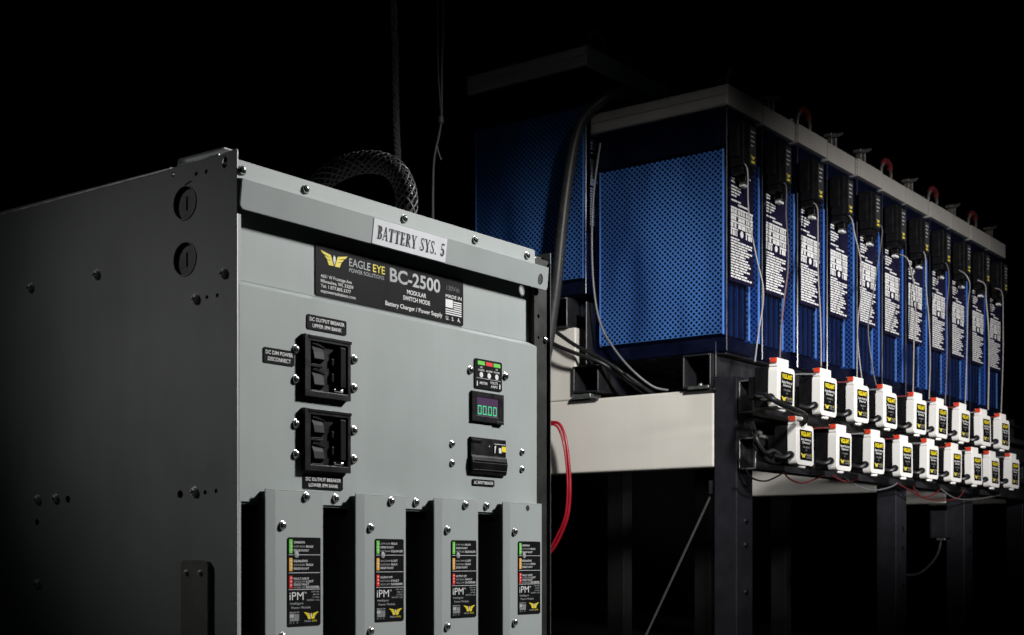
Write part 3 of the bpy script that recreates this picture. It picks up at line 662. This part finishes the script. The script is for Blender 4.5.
# ================================================================== CELLS
def make_cell():
    root = empty('battery_cell', (0, 0, 0))
    k = MB(); k.box(0, .146, 0, .345, 0, .535, 'jar'); k.build('jar', root, .004, 3)
    k = MB()
    x0, x1, y0, y1, z0, z1 = .016, .130, .014, .331, .042, .446
    k.box(x0, x1, y0 + .006, y1 - .006, z0, z1, 'pack')
    for i in range(8):
        a = x0 + .004 + i * (x1 - x0 - .008) / 8
        k.box(a, a + .0052, y0, y0 + .0058, z0, z1 - .004, 'fin' if i % 2 == 0 else 'pack')
        k.box(a, a + .0052, y1 - .0058, y1, z0, z1 - .004, 'fin' if i % 2 == 0 else 'pack')
    k.box(.0045, .1415, .0045, .3405, z1 + .006, .532, 'head')
    k.box(.0045, .1415, .0045, .3405, .006, z0 - .008, 'head')
    k.build('plate_pack', root)
    for xa in (.010, .1325):
        k = MB(); k.box(xa, xa + .003, .017, .333, .044, .446, 'perf'); k.box(xa - .0012, xa + .0042, .3332, .3358, .042, .447, 'edge'); k.box(xa - .0012, xa + .0042, .0142, .0168, .042, .447, 'edge')
        o = k.build('perforated_separator', root)
    k = MB(); k.box(-.0045, .1590, -.005, .352, .536, .5805, 'lid')
    for xa in (-.0068, .1592):
        k.box(xa, xa + .0021, -.0012, .3482, .538, .5575, 'lid'); k.box(xa, xa + .0021, -.0012, .3482, .5595, .578, 'lid')
    k.build('lid', root, .0055, 3)
    # posts and vents on the lid
    k = MB()
    for y in (.06, .275):
        k.lathe([(.022, 0), (.022, .012), (.014, .014), (.014, .040), (.010, .044)], lambda u, v, t: (.08 + u, y + v, .5807 + t), 'lead', 14)
    k.box(.072, .088, .08, .255, .5815, .588, 'lead'); k.build('terminal_post', root)
    k = MB(); k.lathe([(.02, 0), (.02, .02), (.016, .026), (.016, .034), (.006, .036)], lambda u, v, t: (.06 + u, .165 + v, .5807 + t), 'plastic', 14); k.build('vent_cap', root)
    # printed label on the jar
    k = MB(); f = FY(-.0008); R2 = random.Random(3); c = 'lwhite'; k.box(.0135, .1245, -.0005, -.0001, .158, .434, 'film')
    def bar(u0, u1, v0, v1): k.flat([(u0, v0), (u1, v0), (u1, v1), (u0, v1)], f, c, 0)
    z = .428; i = 0
    while z > .336:
        L = R2.uniform(.034, .050) if i % 4 != 3 else R2.uniform(.014, .026); cut = R2.uniform(.35, .65)
        bar(.018, .018 + L * cut, z - .0036, z); bar(.018 + L * cut + .002, .018 + L, z - .0036, z)
        if z > .385 and i % 3 != 2: bar(.084, .084 + R2.uniform(.018, .034), z - .0036, z)
        z -= .0066 if i % 4 != 3 else .0105; i += 1
    bar(.050, .098, .3265, .3305)
    cols = (.016, .050, .086, .121); rows = (.322, .307, .292, .276, .258)
    for i in range(3):
        for j in range(4):
            u0, u1, v1, v0 = cols[i] + .0008, cols[i + 1] - .0008, rows[j] - .0008, rows[j + 1] + .0008
            if j == 3 and i == 1: k.flat(circ((u0 + u1) / 2, (v0 + v1) / 2, .0075, 12), f, c, 0); continue
            a = u0; nb = R2.randint(2, 4)
            bar(u0, u1, v1 - .0042, v1)
            for q in range(nb):
                ww = (u1 - u0) / nb; bar(u0 + q * ww, u0 + q * ww + ww * R2.uniform(.45, .95), v0, v1 - .0052)
    z = .2540
    i = 0
    while z > .166:
        L = R2.uniform(.075, .104) if i % 6 else R2.uniform(.04, .07); a = .017; e = .017 + L
        while a < e - .004:
            ww = R2.uniform(.010, .026); bar(a, min(a + ww, e), z - .0036, z); a += ww + .0022
        z -= .0060; i += 1
    k.build('printed_label', root)
    return root
def clip_parts():
    out = []
    k = MB()                                    # red covered link
    k.tube([(.040, .022, .583), (.042, .020, .612), (.056, .017, .632), (.090, .018, .630), (.114, .022, .606), (.118, .03, .583)], .0052, 'lead', 8)
    k.tube([(.046, .0192, .622), (.058, .0166, .634), (.088, .0176, .6325), (.102, .020, .620)], .0088, 'cdred', 8)
    k.box(.122, .150, .012, .05, .5807, .594, 'plastic'); out.append(k)
    k = MB()                                    # bare grey strap on two legs, bent up at one side
    k.box(.058, .066, .014, .030, .5807, .612, 'lead'); k.box(.084, .092, .014, .030, .5807, .618, 'lead')
    k.prism([(.046, .612), (.060, .6125), (.096, .622), (.120, .634), (.120, .640), (.092, .630), (.058, .6215), (.046, .620)], lambda u, v, t: (u, .010 + t, v), 'lead', t0=0, t1=.022)
    k.box(.108, .150, .012, .06, .5807, .596, 'plastic')
    out.append(k); return out
proto = make_cell()
c0, c1 = clip_parts(); clipA = c0.build('link_clip', proto, .001, 1); tmp = c1.build('link_clip'); strap_me = tmp.data; bpy.data.objects.remove(tmp)
PITCH = .1762
ORD = ['end', 'second', 'third', 'fourth', 'fifth', 'sixth', 'seventh', 'eighth', 'ninth', 'tenth', 'farthest']
cells = []
for i in range(11):
    o = proto if i == 0 else copy_tree(proto)
    o.location = (BX + PITCH * i, BY + (0, .003, -.001, .002, -.002, .001, .003, -.001, .002, 0, .002)[i], BZ - .538 + (0, .0005, .002, .0003, .0016, .0004, .002, .0002, .0015, .0006, .0018)[i])
    red = i in (0, 2, 5, 7, 9)
    for ch in o.children:
        if ch.name.startswith('link_clip') and not red: ch.data = strap_me
    lab = 'blue battery cell at the near end of the front row, its perforated side facing out' if i == 0 else ('farthest blue battery cell in the front row, at the dark right end' if i == 10 else '%s blue battery cell from the near end of the front row' % ORD[i])
    tag(o, lab, 'battery cell', 'blue battery cells on the rack'); cells.append(o)
for i in range(3):
    o = copy_tree(proto); o.location = (BX + PITCH * i, BY + .367, BZ - .538 + .166)
    tag(o, ('blue battery cell at the end of the raised back row', 'second blue battery cell of the raised back row, behind its end cell', 'third blue battery cell of the raised back row')[i], 'battery cell', 'blue battery cells on the rack')

# sensors hung on the cell fronts
def make_sensor():
    r_ = empty('cell_sensor', (0, 0, 0))
    k = MB(); k.box(.002, .060, -.040, -.0055, .400, .496, 'plastic'); k.box(.006, .056, -.036, -.0055, .385, .3998, 'plastic'); k.box(-.004, .0018, -.030, -.0055, .42, .49, 'plastic')
    k.build('sensor_body', r_, .0022, 2)
    k = MB(); f = FY(-.0406); k.prism(rrect(.0285, .0570, .408, .490, .001, 1), f, 'strip', t0=0, t1=.0005); t = -.0002
    logo(k, .043, .424, .022, f, t); k.flat([(.036, .4125), (.050, .4125), (.050, .4165), (.036, .4165)], f, 'yellow', t)
    for z, w_ in ((.478, .020), (.468, .015), (.458, .018), (.448, .012)): k.flat([(.033, z), (.033 + w_, z), (.033 + w_, z + .003), (.033, z + .003)], f, 'lsilver', t)
    k.build('sensor_label', r_)
    k = MB(); k.box(.030, .048, -.030, -.012, .372, .3848, 'plastic'); k.box(.040, .062, -.020, -.008, .366, .3718, 'lwhite'); k.build('sensor_plug', r_, .001, 1)
    return r_
sp_ = make_sensor()
for i in range(11):
    o = sp_ if i == 0 else copy_tree(sp_)
    o.location = (BX + PITCH * i, BY, BZ - .538)
    tag(o, 'black cell sensor box with yellow mark on the top of the %s front cell' % ('near end' if i == 0 else ORD[i]), 'sensor', 'black sensor boxes on the cells')

# sensor lead wires
LEADS = [
[(0.006, -0.045, -0.145), (-0.001, -0.051, -0.217), (-0.009, -0.060, -0.273), (0.004, -0.070, -0.347), (0.009, -0.081, -0.401), (-0.015, -0.093, -0.449), (-0.059, -0.106, -0.509), (-0.105, -0.120, -0.582)],
[(0.197, -0.045, -0.143), (0.182, -0.052, -0.212), (0.170, -0.063, -0.284), (0.143, -0.075, -0.346), (0.095, -0.089, -0.421), (0.049, -0.104, -0.494), (0.011, -0.120, -0.561)],
[(0.363, -0.045, -0.156), (0.348, -0.054, -0.215), (0.318, -0.068, -0.315), (0.294, -0.084, -0.414), (0.261, -0.101, -0.489), (0.219, -0.120, -0.554)],
[(0.563, -0.045, -0.143), (0.570, -0.052, -0.184), (0.582, -0.063, -0.251), (0.558, -0.075, -0.325), (0.501, -0.089, -0.409), (0.465, -0.104, -0.475), (0.457, -0.120, -0.580)],
[(0.762, -0.045, -0.129), (0.726, -0.054, -0.194), (0.640, -0.068, -0.337), (0.576, -0.084, -0.422), (0.565, -0.101, -0.524), (0.543, -0.120, -0.571)],
[(0.945, -0.045, -0.180), (0.956, -0.057, -0.242), (0.923, -0.075, -0.295), (0.852, -0.097, -0.387), (0.782, -0.120, -0.558)],
[(1.072, -0.045, -0.144), (1.046, -0.057, -0.233), (1.020, -0.075, -0.335), (0.969, -0.097, -0.452), (0.897, -0.120, -0.568)],
[(1.248, -0.045, -0.142), (1.229, -0.057, -0.190), (1.161, -0.075, -0.287), (1.101, -0.097, -0.409), (1.019, -0.120, -0.567)],
[(1.411, -0.045, -0.144), (1.409, -0.057, -0.176), (1.338, -0.075, -0.247), (1.266, -0.097, -0.360), (1.180, -0.120, -0.561)],
[(1.584, -0.045, -0.146), (1.538, -0.063, -0.201), (1.484, -0.089, -0.332), (1.379, -0.120, -0.552)],
[(1.750, -0.045, -0.145), (1.702, -0.063, -0.239), (1.617, -0.089, -0.376), (1.499, -0.120, -0.554)]]
KIND = [('cwhite', None, 'pale grey'), ('cgrey', 'cdred', 'dark grey and red'), ('cwhite', 'cdred', 'white and red'), ('cwhite', None, 'pale grey'), ('cgrey', None, 'dark grey'), ('cwhite', 'cdred', 'white and red'), ('cwhite', 'cdred', 'white and red'), ('cgrey', 'cdred', 'grey and red'), ('cwhite', 'cdred', 'white and red'), ('cwhite', None, 'thick white'), ('cwhite', 'cdred', 'white and red')]
for i, (L, (ca, cb, nm)) in enumerate(zip(LEADS, KIND)):
    p0 = L[0]; L = [(p0[0] + .002, -.022, p0[2] + .018)] + L
    rel = [(x - p0[0], y - p0[1], z - p0[2]) for x, y, z in L]
    k = MB(); k.tube(rel, .0015 if i != 9 else .0023, ca, 7)
    if cb: k.tube([(x + .0040, y + .001, z - .004) for x, y, z in rel[1:]], .0015, cb, 6)
    o = k.build('lead_wire', None, loc=(BX + p0[0], BY + p0[1], BZ + p0[2]))
    tag(o, '%s lead wire hanging from the sensor of the %s front cell' % (nm, 'near end' if i == 0 else ORD[i]), 'wire', 'sensor lead wires hanging down the cells')

# ================================================================== MONITORS
def make_monitor():
    r_ = empty('battery_monitor', (0, 0, 0)); w, h = .084, .0865
    k = MB()
    k.prism(rrect(0, w, 0, h, .010, 4), FY(0), 'shell', t0=0, t1=.021)
    k.build('front_shell', r_, .0035, 3)
    k = MB(); k.box(.0006, .055, .0006, .0205, h - .002, h + .0165, 'shell'); k.build('top_connector', r_, .0018, 2)
    k = MB(); k.box(-.0042, .0004, .0010, .0165, h + .0055, h + .0160, 'redcap'); k.build('red_clip', r_, .0018, 2)
    k = MB(); k.box(.002, w - .004, .0212, .0535, .002, h - .001, 'plastic'); k.box(.006, w - .010, .0537, .0700, .020, h - .020, 'plastic'); k.build('mount_body', r_, .002, 2)
    k = MB(); k.tube([(-.002, .012, .020), (-.012, .010, .020)], .008, 'plastic', 10, sub=1); k.tube([(-.0122, .010, .020), (-.016, .010, .019), (-.024, .018, .014), (-.032, .035, .018)], .005, 'rubber', 8); k.build('cable_gland', r_)
    k = MB(); f = FY(-.0006); x0, x1, z0, z1 = .0160, .0745, .0105, .0755; ww, hh = x1 - x0, z1 - z0; t = -.0003
    k.prism(rrect(x0, x1, z0, z1, .0030), f, 'lblack', t0=0, t1=.0010)
    text(k, 'VIGILANT', x0 + ww * .5, z0 + hh * .80, hh * .14, 'yellow', f, t, width=ww * .84, align='C', bold=.03)
    text(k, 'Battery Monitoring', x0 + ww * .5, z0 + hh * .655, hh * .075, 'lwhite', f, t, width=ww * .84, align='C', bold=.012)
    text(k, 'Device', x0 + ww * .5, z0 + hh * .55, hh * .075, 'lwhite', f, t, width=ww * .62, align='C', bold=.012)
    text(k, '2 Vdc 200 Ah', x0 + ww * .5, z0 + hh * .41, hh * .055, 'lsilver', f, t, width=ww * .55, align='C')
    text(k, 'A-2', x0 + ww * .5, z0 + hh * .31, hh * .055, 'lsilver', f, t, align='C')
    logo(k, x0 + ww * .27, z0 + hh * .15, ww * .46, f, t)
    text(k, 'EAGLE', x0 + ww * .52, z0 + hh * .15, hh * .07, 'lsilver', f, t, width=ww * .26); text(k, 'EYE', x0 + ww * .80, z0 + hh * .15, hh * .07, 'yellow', f, t, width=ww * .14)
    text(k, 'POWER SOLUTIONS', x0 + ww * .52, z0 + hh * .075, hh * .04, 'lsilver', f, t, width=ww * .42)
    k.build('monitor_label', r_)
    k = MB(); k.lathe([(.014, 0), (.014, -.004), (.010, -.006)], lambda u, v, t_: (.045 + u, .012 + v * .6, -.0004 + t_), 'shell', 12); k.build('base_plug', r_)
    return r_
mp_ = make_monitor()
UP = [-0.062, 0.152, 0.333, 0.519, 0.705, 0.873, 1.052, 1.227, 1.405]
LO = [0.031, 0.238, 0.430, 0.624, 0.808, 0.982, 1.150, 1.315, 1.488]
TILT = random.Random(5)
for row, (xs, zc) in enumerate(((UP, -.6735), (LO, -.7870))):
    for i, x in enumerate(xs):
        o = mp_ if (row == 0 and i == 0) else copy_tree(mp_)
        o.location = (BX + x + TILT.uniform(-.002, .002), BY - .15 + TILT.uniform(-.002, .003), BZ + zc + .0075 * x + TILT.uniform(-.002, .002))
        o.rotation_euler = (TILT.uniform(-.02, .02), TILT.uniform(-.012, .012), TILT.uniform(-.012, .012))
        rn = 'upper' if row == 0 else 'lower'
        pos = 'nearest the black post' if i == 0 else ('at the dark far end' if i == 8 else '%s from the black post' % ORD[i])
        tag(o, 'white battery monitor with red clip in the %s row, %s' % (rn, pos), 'battery monitor', 'white battery monitors on the rack front')

# ================================================================== CABLES
def cable(name, pts, r, mt, label, cat, base=(BX, BY, BZ), seg=10, extra=None, group=None):
    p0 = pts[0]; k = MB(); k.tube([(a - p0[0], b2 - p0[1], c - p0[2]) for a, b2, c in pts], r, mt, seg)
    if extra:
        for e, rr, mm in extra: k.tube([(a - p0[0], b2 - p0[1], c - p0[2]) for a, b2, c in e], rr, mm, seg)
    o = k.build(name, None, loc=(base[0] + p0[0], base[1] + p0[1], base[2] + p0[2])); tag(o, label, cat, group); return o
cable('power_cable', [(.085, .262, .052), (.06, .264, .085), (.0, .288, .080), (-.03, .314, .056), (-.045, .343, .024), (-.05, .364, -.024), (-.05, .384, -.113), (-.05, .401, -.226), (-.05, .415, -.340), (-.05, .426, -.408), (-.05, .438, -.477), (-.05, .46, -.60), (-.05, .48, -.9), (-.06, .48, -1.318)], .0135, 'rubber2', 'thick black power cable arching off the lid of the near end cell', 'cable')
cable('signal_wire', [(-.012, .320, -.03), (-.020, .332, -.138), (-.020, .338, -.252), (-.020, .332, -.368), (-.020, .313, -.451), (-.020, .275, -.511), (-.020, .229, -.561), (.004, .190, -.598), (.030, .165, -.606)], .0026, 'cgrey', 'thin grey wire running down the left edge of the perforated blue cell side', 'wire')
cable('control_cable', [(-.030, .52, -.425), (-.030, .463, -.437), (-.030, .432, -.456), (-.030, .378, -.492), (-.020, .316, -.526), (0, .261, -.565), (.055, .225, -.604), (.10, .21, -.62)], .0046, 'rubber', 'upper of two black cables crossing the step of the rack', 'cable', group='black cables crossing the step')
cable('control_cable', [(-.045, .50, -.45), (-.045, .453, -.470), (-.045, .421, -.490), (-.045, .368, -.513), (-.025, .310, -.538), (.02, .273, -.572), (.065, .240, -.612), (.11, .22, -.63)], .0048, 'rubber', 'lower of two black cables crossing the step of the rack', 'cable', group='black cables crossing the step')
cable('red_cable', [(-.02, .52, -.680), (-.050, .464, -.671), (-.050, .429, -.669), (-.050, .406, -.677), (-.050, .390, -.713), (-.050, .381, -.771), (-.050, .378, -.829), (-.050, .384, -.886), (-.050, .404, -.932), (-.050, .432, -.971), (-.05, .464, -.99), (-.05, .52, -1.02)], .0036, 'cred', 'bright red twin cable looping out beside the charger under the cream beam', 'cable',
      extra=[([(x - .003, y + .0052, z - (.005 if z > -.75 else -.004 if z < -.9 else 0)) for x, y, z in [(-.02, .52, -.680), (-.050, .464, -.671), (-.050, .429, -.669), (-.050, .406, -.677), (-.050, .390, -.713), (-.050, .381, -.771), (-.050, .378, -.829), (-.050, .384, -.886), (-.050, .404, -.932), (-.050, .432, -.971), (-.05, .464, -.99), (-.05, .52, -1.02)]], .0026, 'cred')])
cable('jumper_cable', [(-.076, -.110, -.645), (-.098, -.125, -.650), (-.140, -.165, -.659), (-.132, -.185, -.672), (-.067, -.185, -.680), (.012, -.172, -.682), (.050, -.162, -.690), (.052, -.150, -.700)], .0062, 'rubber', 'black jumper cable looping across the bottom of the first upper monitor', 'cable')
for q, (pts, nm) in enumerate((([(-.010, -.060, -.690), (-.045, -.085, -.705), (-.070, -.105, -.735), (-.050, -.115, -.765), (-.005, -.112, -.758), (.034, -.118, -.772)], 'upper'), ([(.004, -.075, -.715), (-.040, -.095, -.728), (-.062, -.100, -.752), (-.030, -.108, -.778), (.010, -.106, -.782)], 'lower'))):
    cable('spare_lead', pts, .0050, 'rubber', '%s of two short black leads curled at the end of the lower strut channel' % nm, 'lead', group='short leads at the strut end')
k = MB(); k.box(0, .030, 0, .016, 0, .007, 'galv'); k.box(.004, .018, .002, .014, .0072, .014, 'galv')
tag(k.build('cable_lug', None, .0012, 2, loc=(BX - .052, BY - .104, BZ - .733)), 'bare metal cable lug caught between the short black leads', 'cable lug')
LOOPS = [
[(-0.052, -0.070, -0.796), (-0.020, -0.070, -0.815), (0.042, -0.070, -0.819), (0.105, -0.070, -0.805), (0.135, -0.070, -0.794)],
[(0.130, -0.070, -0.794), (0.165, -0.070, -0.809), (0.227, -0.070, -0.815), (0.297, -0.070, -0.803), (0.352, -0.070, -0.790)],
[(0.392, -0.070, -0.790), (0.450, -0.070, -0.799), (0.498, -0.070, -0.799), (0.547, -0.070, -0.790)],
[(0.468, -0.070, -0.792), (0.559, -0.070, -0.810), (0.654, -0.070, -0.814), (0.754, -0.070, -0.802), (0.801, -0.070, -0.790)],
[(0.801, -0.070, -0.790), (0.893, -0.070, -0.805), (0.982, -0.070, -0.819), (1.081, -0.070, -0.807), (1.121, -0.070, -0.790)],
[(0.908, -0.070, -0.790), (0.967, -0.070, -0.817), (1.081, -0.070, -0.824), (1.243, -0.070, -0.816), (1.302, -0.070, -0.798), (1.311, -0.070, -0.788)],
[(1.121, -0.070, -0.790), (1.243, -0.070, -0.813), (1.416, -0.070, -0.810), (1.650, -0.070, -0.789)]]
LK = [('rubber', 'black'), ('cdred', 'dark red'), ('cdred', 'dark red'), ('cgrey', 'grey'), ('cdred', 'dark red'), ('cdred', 'dark red'), ('cgrey', 'grey')]
LP = ['nearest the black post', 'second from the black post', 'below the third lower monitor', 'below the fourth lower monitor', 'below the sixth lower monitor', 'below the seventh lower monitor', 'below the eighth lower monitor']
for L, (mm, nm), pl in zip(LOOPS, LK, LP):
    cable('loop_wire', L, .0019, mm, 'thin %s wire loop under the lower monitors, %s' % (nm, pl), 'wire', group='wire loops under the lower monitors')
# link wires between neighbouring monitors
for row, (xs, zc) in enumerate(((UP, -.592), (LO, -.704))):
    for i in range(8):
        a, b2 = xs[i] + .05, xs[i + 1] + .0
        rn = ('upper', 'lower')[row]; col = 'cdred' if (i + row) % 2 else 'cgrey'
        cable('link_wire', [(a, -.128, zc + .004 + .0075 * a), (a + (b2 - a) * .35, -.118, zc - .004 + .0075 * a), (a + (b2 - a) * .7, -.116, zc + .006 + .0075 * b2), (b2 + .002, -.138, zc + .010 + .0075 * b2)], .0018, col, '%s link wire between the %s and %s monitors of the %s row' % ('dark red' if col == 'cdred' else 'grey', 'first' if i == 0 else ORD[i], ORD[i + 1] if i < 7 else 'ninth', rn), 'wire', seg=6, group='link wires between monitors')
# coil and cables behind the charger
H0 = [(1.590, 1.65, .62), (1.595, 1.624, .877), (1.603, 1.614, .934), (1.616, 1.595, .968), (1.639, 1.566, .991), (1.663, 1.533, .999), (1.683, 1.507, .991), (1.694, 1.491, .968), (1.699, 1.485, .934), (1.694, 1.491, .885), (1.689, 1.51, .62)]
H0 = [(x * .889, y * .889, .34 + (z - .34) * .889 - .010 if z > .7 else .779) for x, y, z in H0]
def braid(name, pts, R_, label):
    P = spline(pts, 14); k = MB(); p0 = P[0]
    fr = []; prev = None
    for i, p in enumerate(P):
        t = (P[min(i + 1, len(P) - 1)] - P[max(i - 1, 0)]).normalized()
        a = t.cross(Vector((0, 0, 1))) if prev is None else (prev - t * prev.dot(t))
        if a.length < .05: a = t.cross(Vector((1, 0, 0)))
        a.normalize(); prev = a; fr.append((p, a, t.cross(a)))
    k.tube([tuple(p - p0) for p in P], R_ * .78, 'rubber', 10, sub=1)
    for s_ in range(9):
        for d_ in (1, -1):
            k.tube([tuple(p - p0 + (a * cos(s_ * 2 * pi / 9 + d_ * i * .16) + b2 * sin(s_ * 2 * pi / 9 + d_ * i * .16)) * R_) for i, (p, a, b2) in enumerate(fr)], R_ * .11, 'braid', 5, sub=1)
    o = k.build(name, None, loc=tuple(p0)); return tag(o, label, 'hose')
braid('braided_hose', H0, .0150, 'dark braided hose arching up behind the charger')
def twist(pts, R_, label):
    P = spline(pts, 40); k = MB(); p0 = P[0]
    for ph in (0, 2 * pi / 3, 4 * pi / 3):
        k.tube([tuple(p - p0 + Vector((cos(ph + i * .55), sin(ph + i * .55), 0)) * R_ * .55) for i, p in enumerate(P)], R_ * .52, 'rope', 6, sub=1)
    return tag(k.build('twisted_rope', None, loc=tuple(p0)), label, 'rope')
twist([(1.9189, 1.7088, 2.6), (1.9189, 1.7088, 1.4504), (1.92, 1.7067, 1.3021), (1.9211, 1.7056, 1.1731), (1.9232, 1.7024, 1.0707), (1.9253, 1.6992, 0.9501), (1.9253, 1.6992, 0.0)], .0065, 'grey twisted rope hanging straight down in the dark behind the charger')
o = cable('zip_tied_cord', [(2.0205, 1.6726, 2.6), (2.0205, 1.6726, 1.4771), (2.0184, 1.6758, 1.2874), (2.0174, 1.6768, 1.1732), (2.0111, 1.6852, 1.1166), (2.009, 1.6883, 1.0883), (2.008, 1.6894, 1.0317), (2.008, 1.6894, 0.9269), (2.008, 1.6894, 0.0)], .0024, 'cord', 'thin grey zip tied cord hanging behind the charger, right of the twisted rope', 'cord', base=(0, 0, 0),
      extra=[([(2.0143, 1.682, 2.6), (2.0143, 1.682, 1.4771), (2.0143, 1.682, 1.2874), (2.0164, 1.6789, 1.2109), (2.0174, 1.6768, 1.1732), (2.0132, 1.6831, 1.126), (2.0174, 1.6768, 1.0977)], .0018, 'cord'), ([(2.017, 1.677, 1.179), (2.017, 1.677, 1.167)], .0055, 'cord')])
# things under the rack
k = MB(); k.box(0, .08, 0, .052, 0, .082, 'post'); k.box(-.002, -.0002, .004, .048, .004, .078, 'post'); k.box(-.006, 0, .004, .03, -.0075, -.0005, 'galv')
jb = k.build('junction_box', None, .002, 2, loc=(BX + 1.40, BY + .008, BZ - .924)); tag(jb, 'small dark junction box fixed to the third black post under the rack', 'junction box')
cable('sagging_cable', [(1.42, .186, -1.015), (1.42, .160, -1.033), (1.42, .107, -1.033), (1.42, .066, -1.002), (1.42, .042, -.966), (1.42, .034, -.926)], .0042, 'rubber2', 'dark cable sagging under the small junction box', 'cable')

# ================================================================== CAMERA + LIGHT
A = radians(36.8)
cam = bpy.data.cameras.new('Camera'); co = bpy.data.objects.new('Camera', cam); COL.objects.link(co)
co.location = (0, 0, .34); co.rotation_euler = (radians(90), 0, A - radians(90))
cam.sensor_width = 36; cam.sensor_fit = 'HORIZONTAL'; cam.lens = 1382 / 1024 * 36; cam.shift_y = 242.1 / 1024
cam.clip_start = .05; cam.clip_end = 60
cam.dof.use_dof = True; cam.dof.focus_distance = 2.1; cam.dof.aperture_fstop = 16
scene.camera = co

def spot(name, loc, aim, energy, size, blend, rad, col=(1, 1, 1), scale=(1, 1, 1), roll=0.0):
    l = bpy.data.lights.new(name, 'SPOT'); l.energy = energy; l.spot_size = radians(size); l.spot_blend = blend; l.shadow_soft_size = rad; l.color = col
    o = bpy.data.objects.new(name, l); COL.objects.link(o); o.location = loc
    o.rotation_euler = ((Vector(aim) - Vector(loc)).to_track_quat('-Z', 'Y').to_matrix() @ Matrix.Rotation(radians(roll), 3, 'Z')).to_euler(); o.scale = scale
    return o
spot('charger_lamp', (2.98, -.20, 2.0), (1.36, 1.13, .02), 470, 54, .9, .13, (1, .995, .98))
spot('rack_lamp', (1.9, -1.1, 1.05), (3.52, 1.35, .88), 600, 41, .95, .14, (1, .975, .95), (1.0, .58, 1), 8)
spot('low_lamp', (1.80, -1.0, .30), (3.70, 1.60, .56), 100, 32, .9, .10, (1, .975, .95), (1.0, .20, 1))
spot('end_lamp', (1.05, -.35, 1.75), (2.68, 1.88, .54), 380, 30, .95, .12, (1, .975, .94))
spot('edge_lamp', (-.20, 2.60, 1.55), (1.02, 1.16, .46), 30, 17, 1.0, .15, (.99, .98, .98))

w = bpy.data.worlds.new('World'); scene.world = w; w.use_nodes = True
w.node_tree.nodes['Background'].inputs['Color'].default_value = (.35, .55, .75, 1); w.node_tree.nodes['Background'].inputs['Strength'].default_value = .004

scene.view_settings.view_transform = 'Standard'; scene.view_settings.look = 'None'; scene.view_settings.exposure = 0; scene.view_settings.gamma = 1
c_ = scene.cycles
c_.use_denoising = True; c_.max_bounces = 8; c_.transparent_max_bounces = 24; c_.caustics_reflective = False; c_.caustics_refractive = False
c_.sample_clamp_indirect = 4
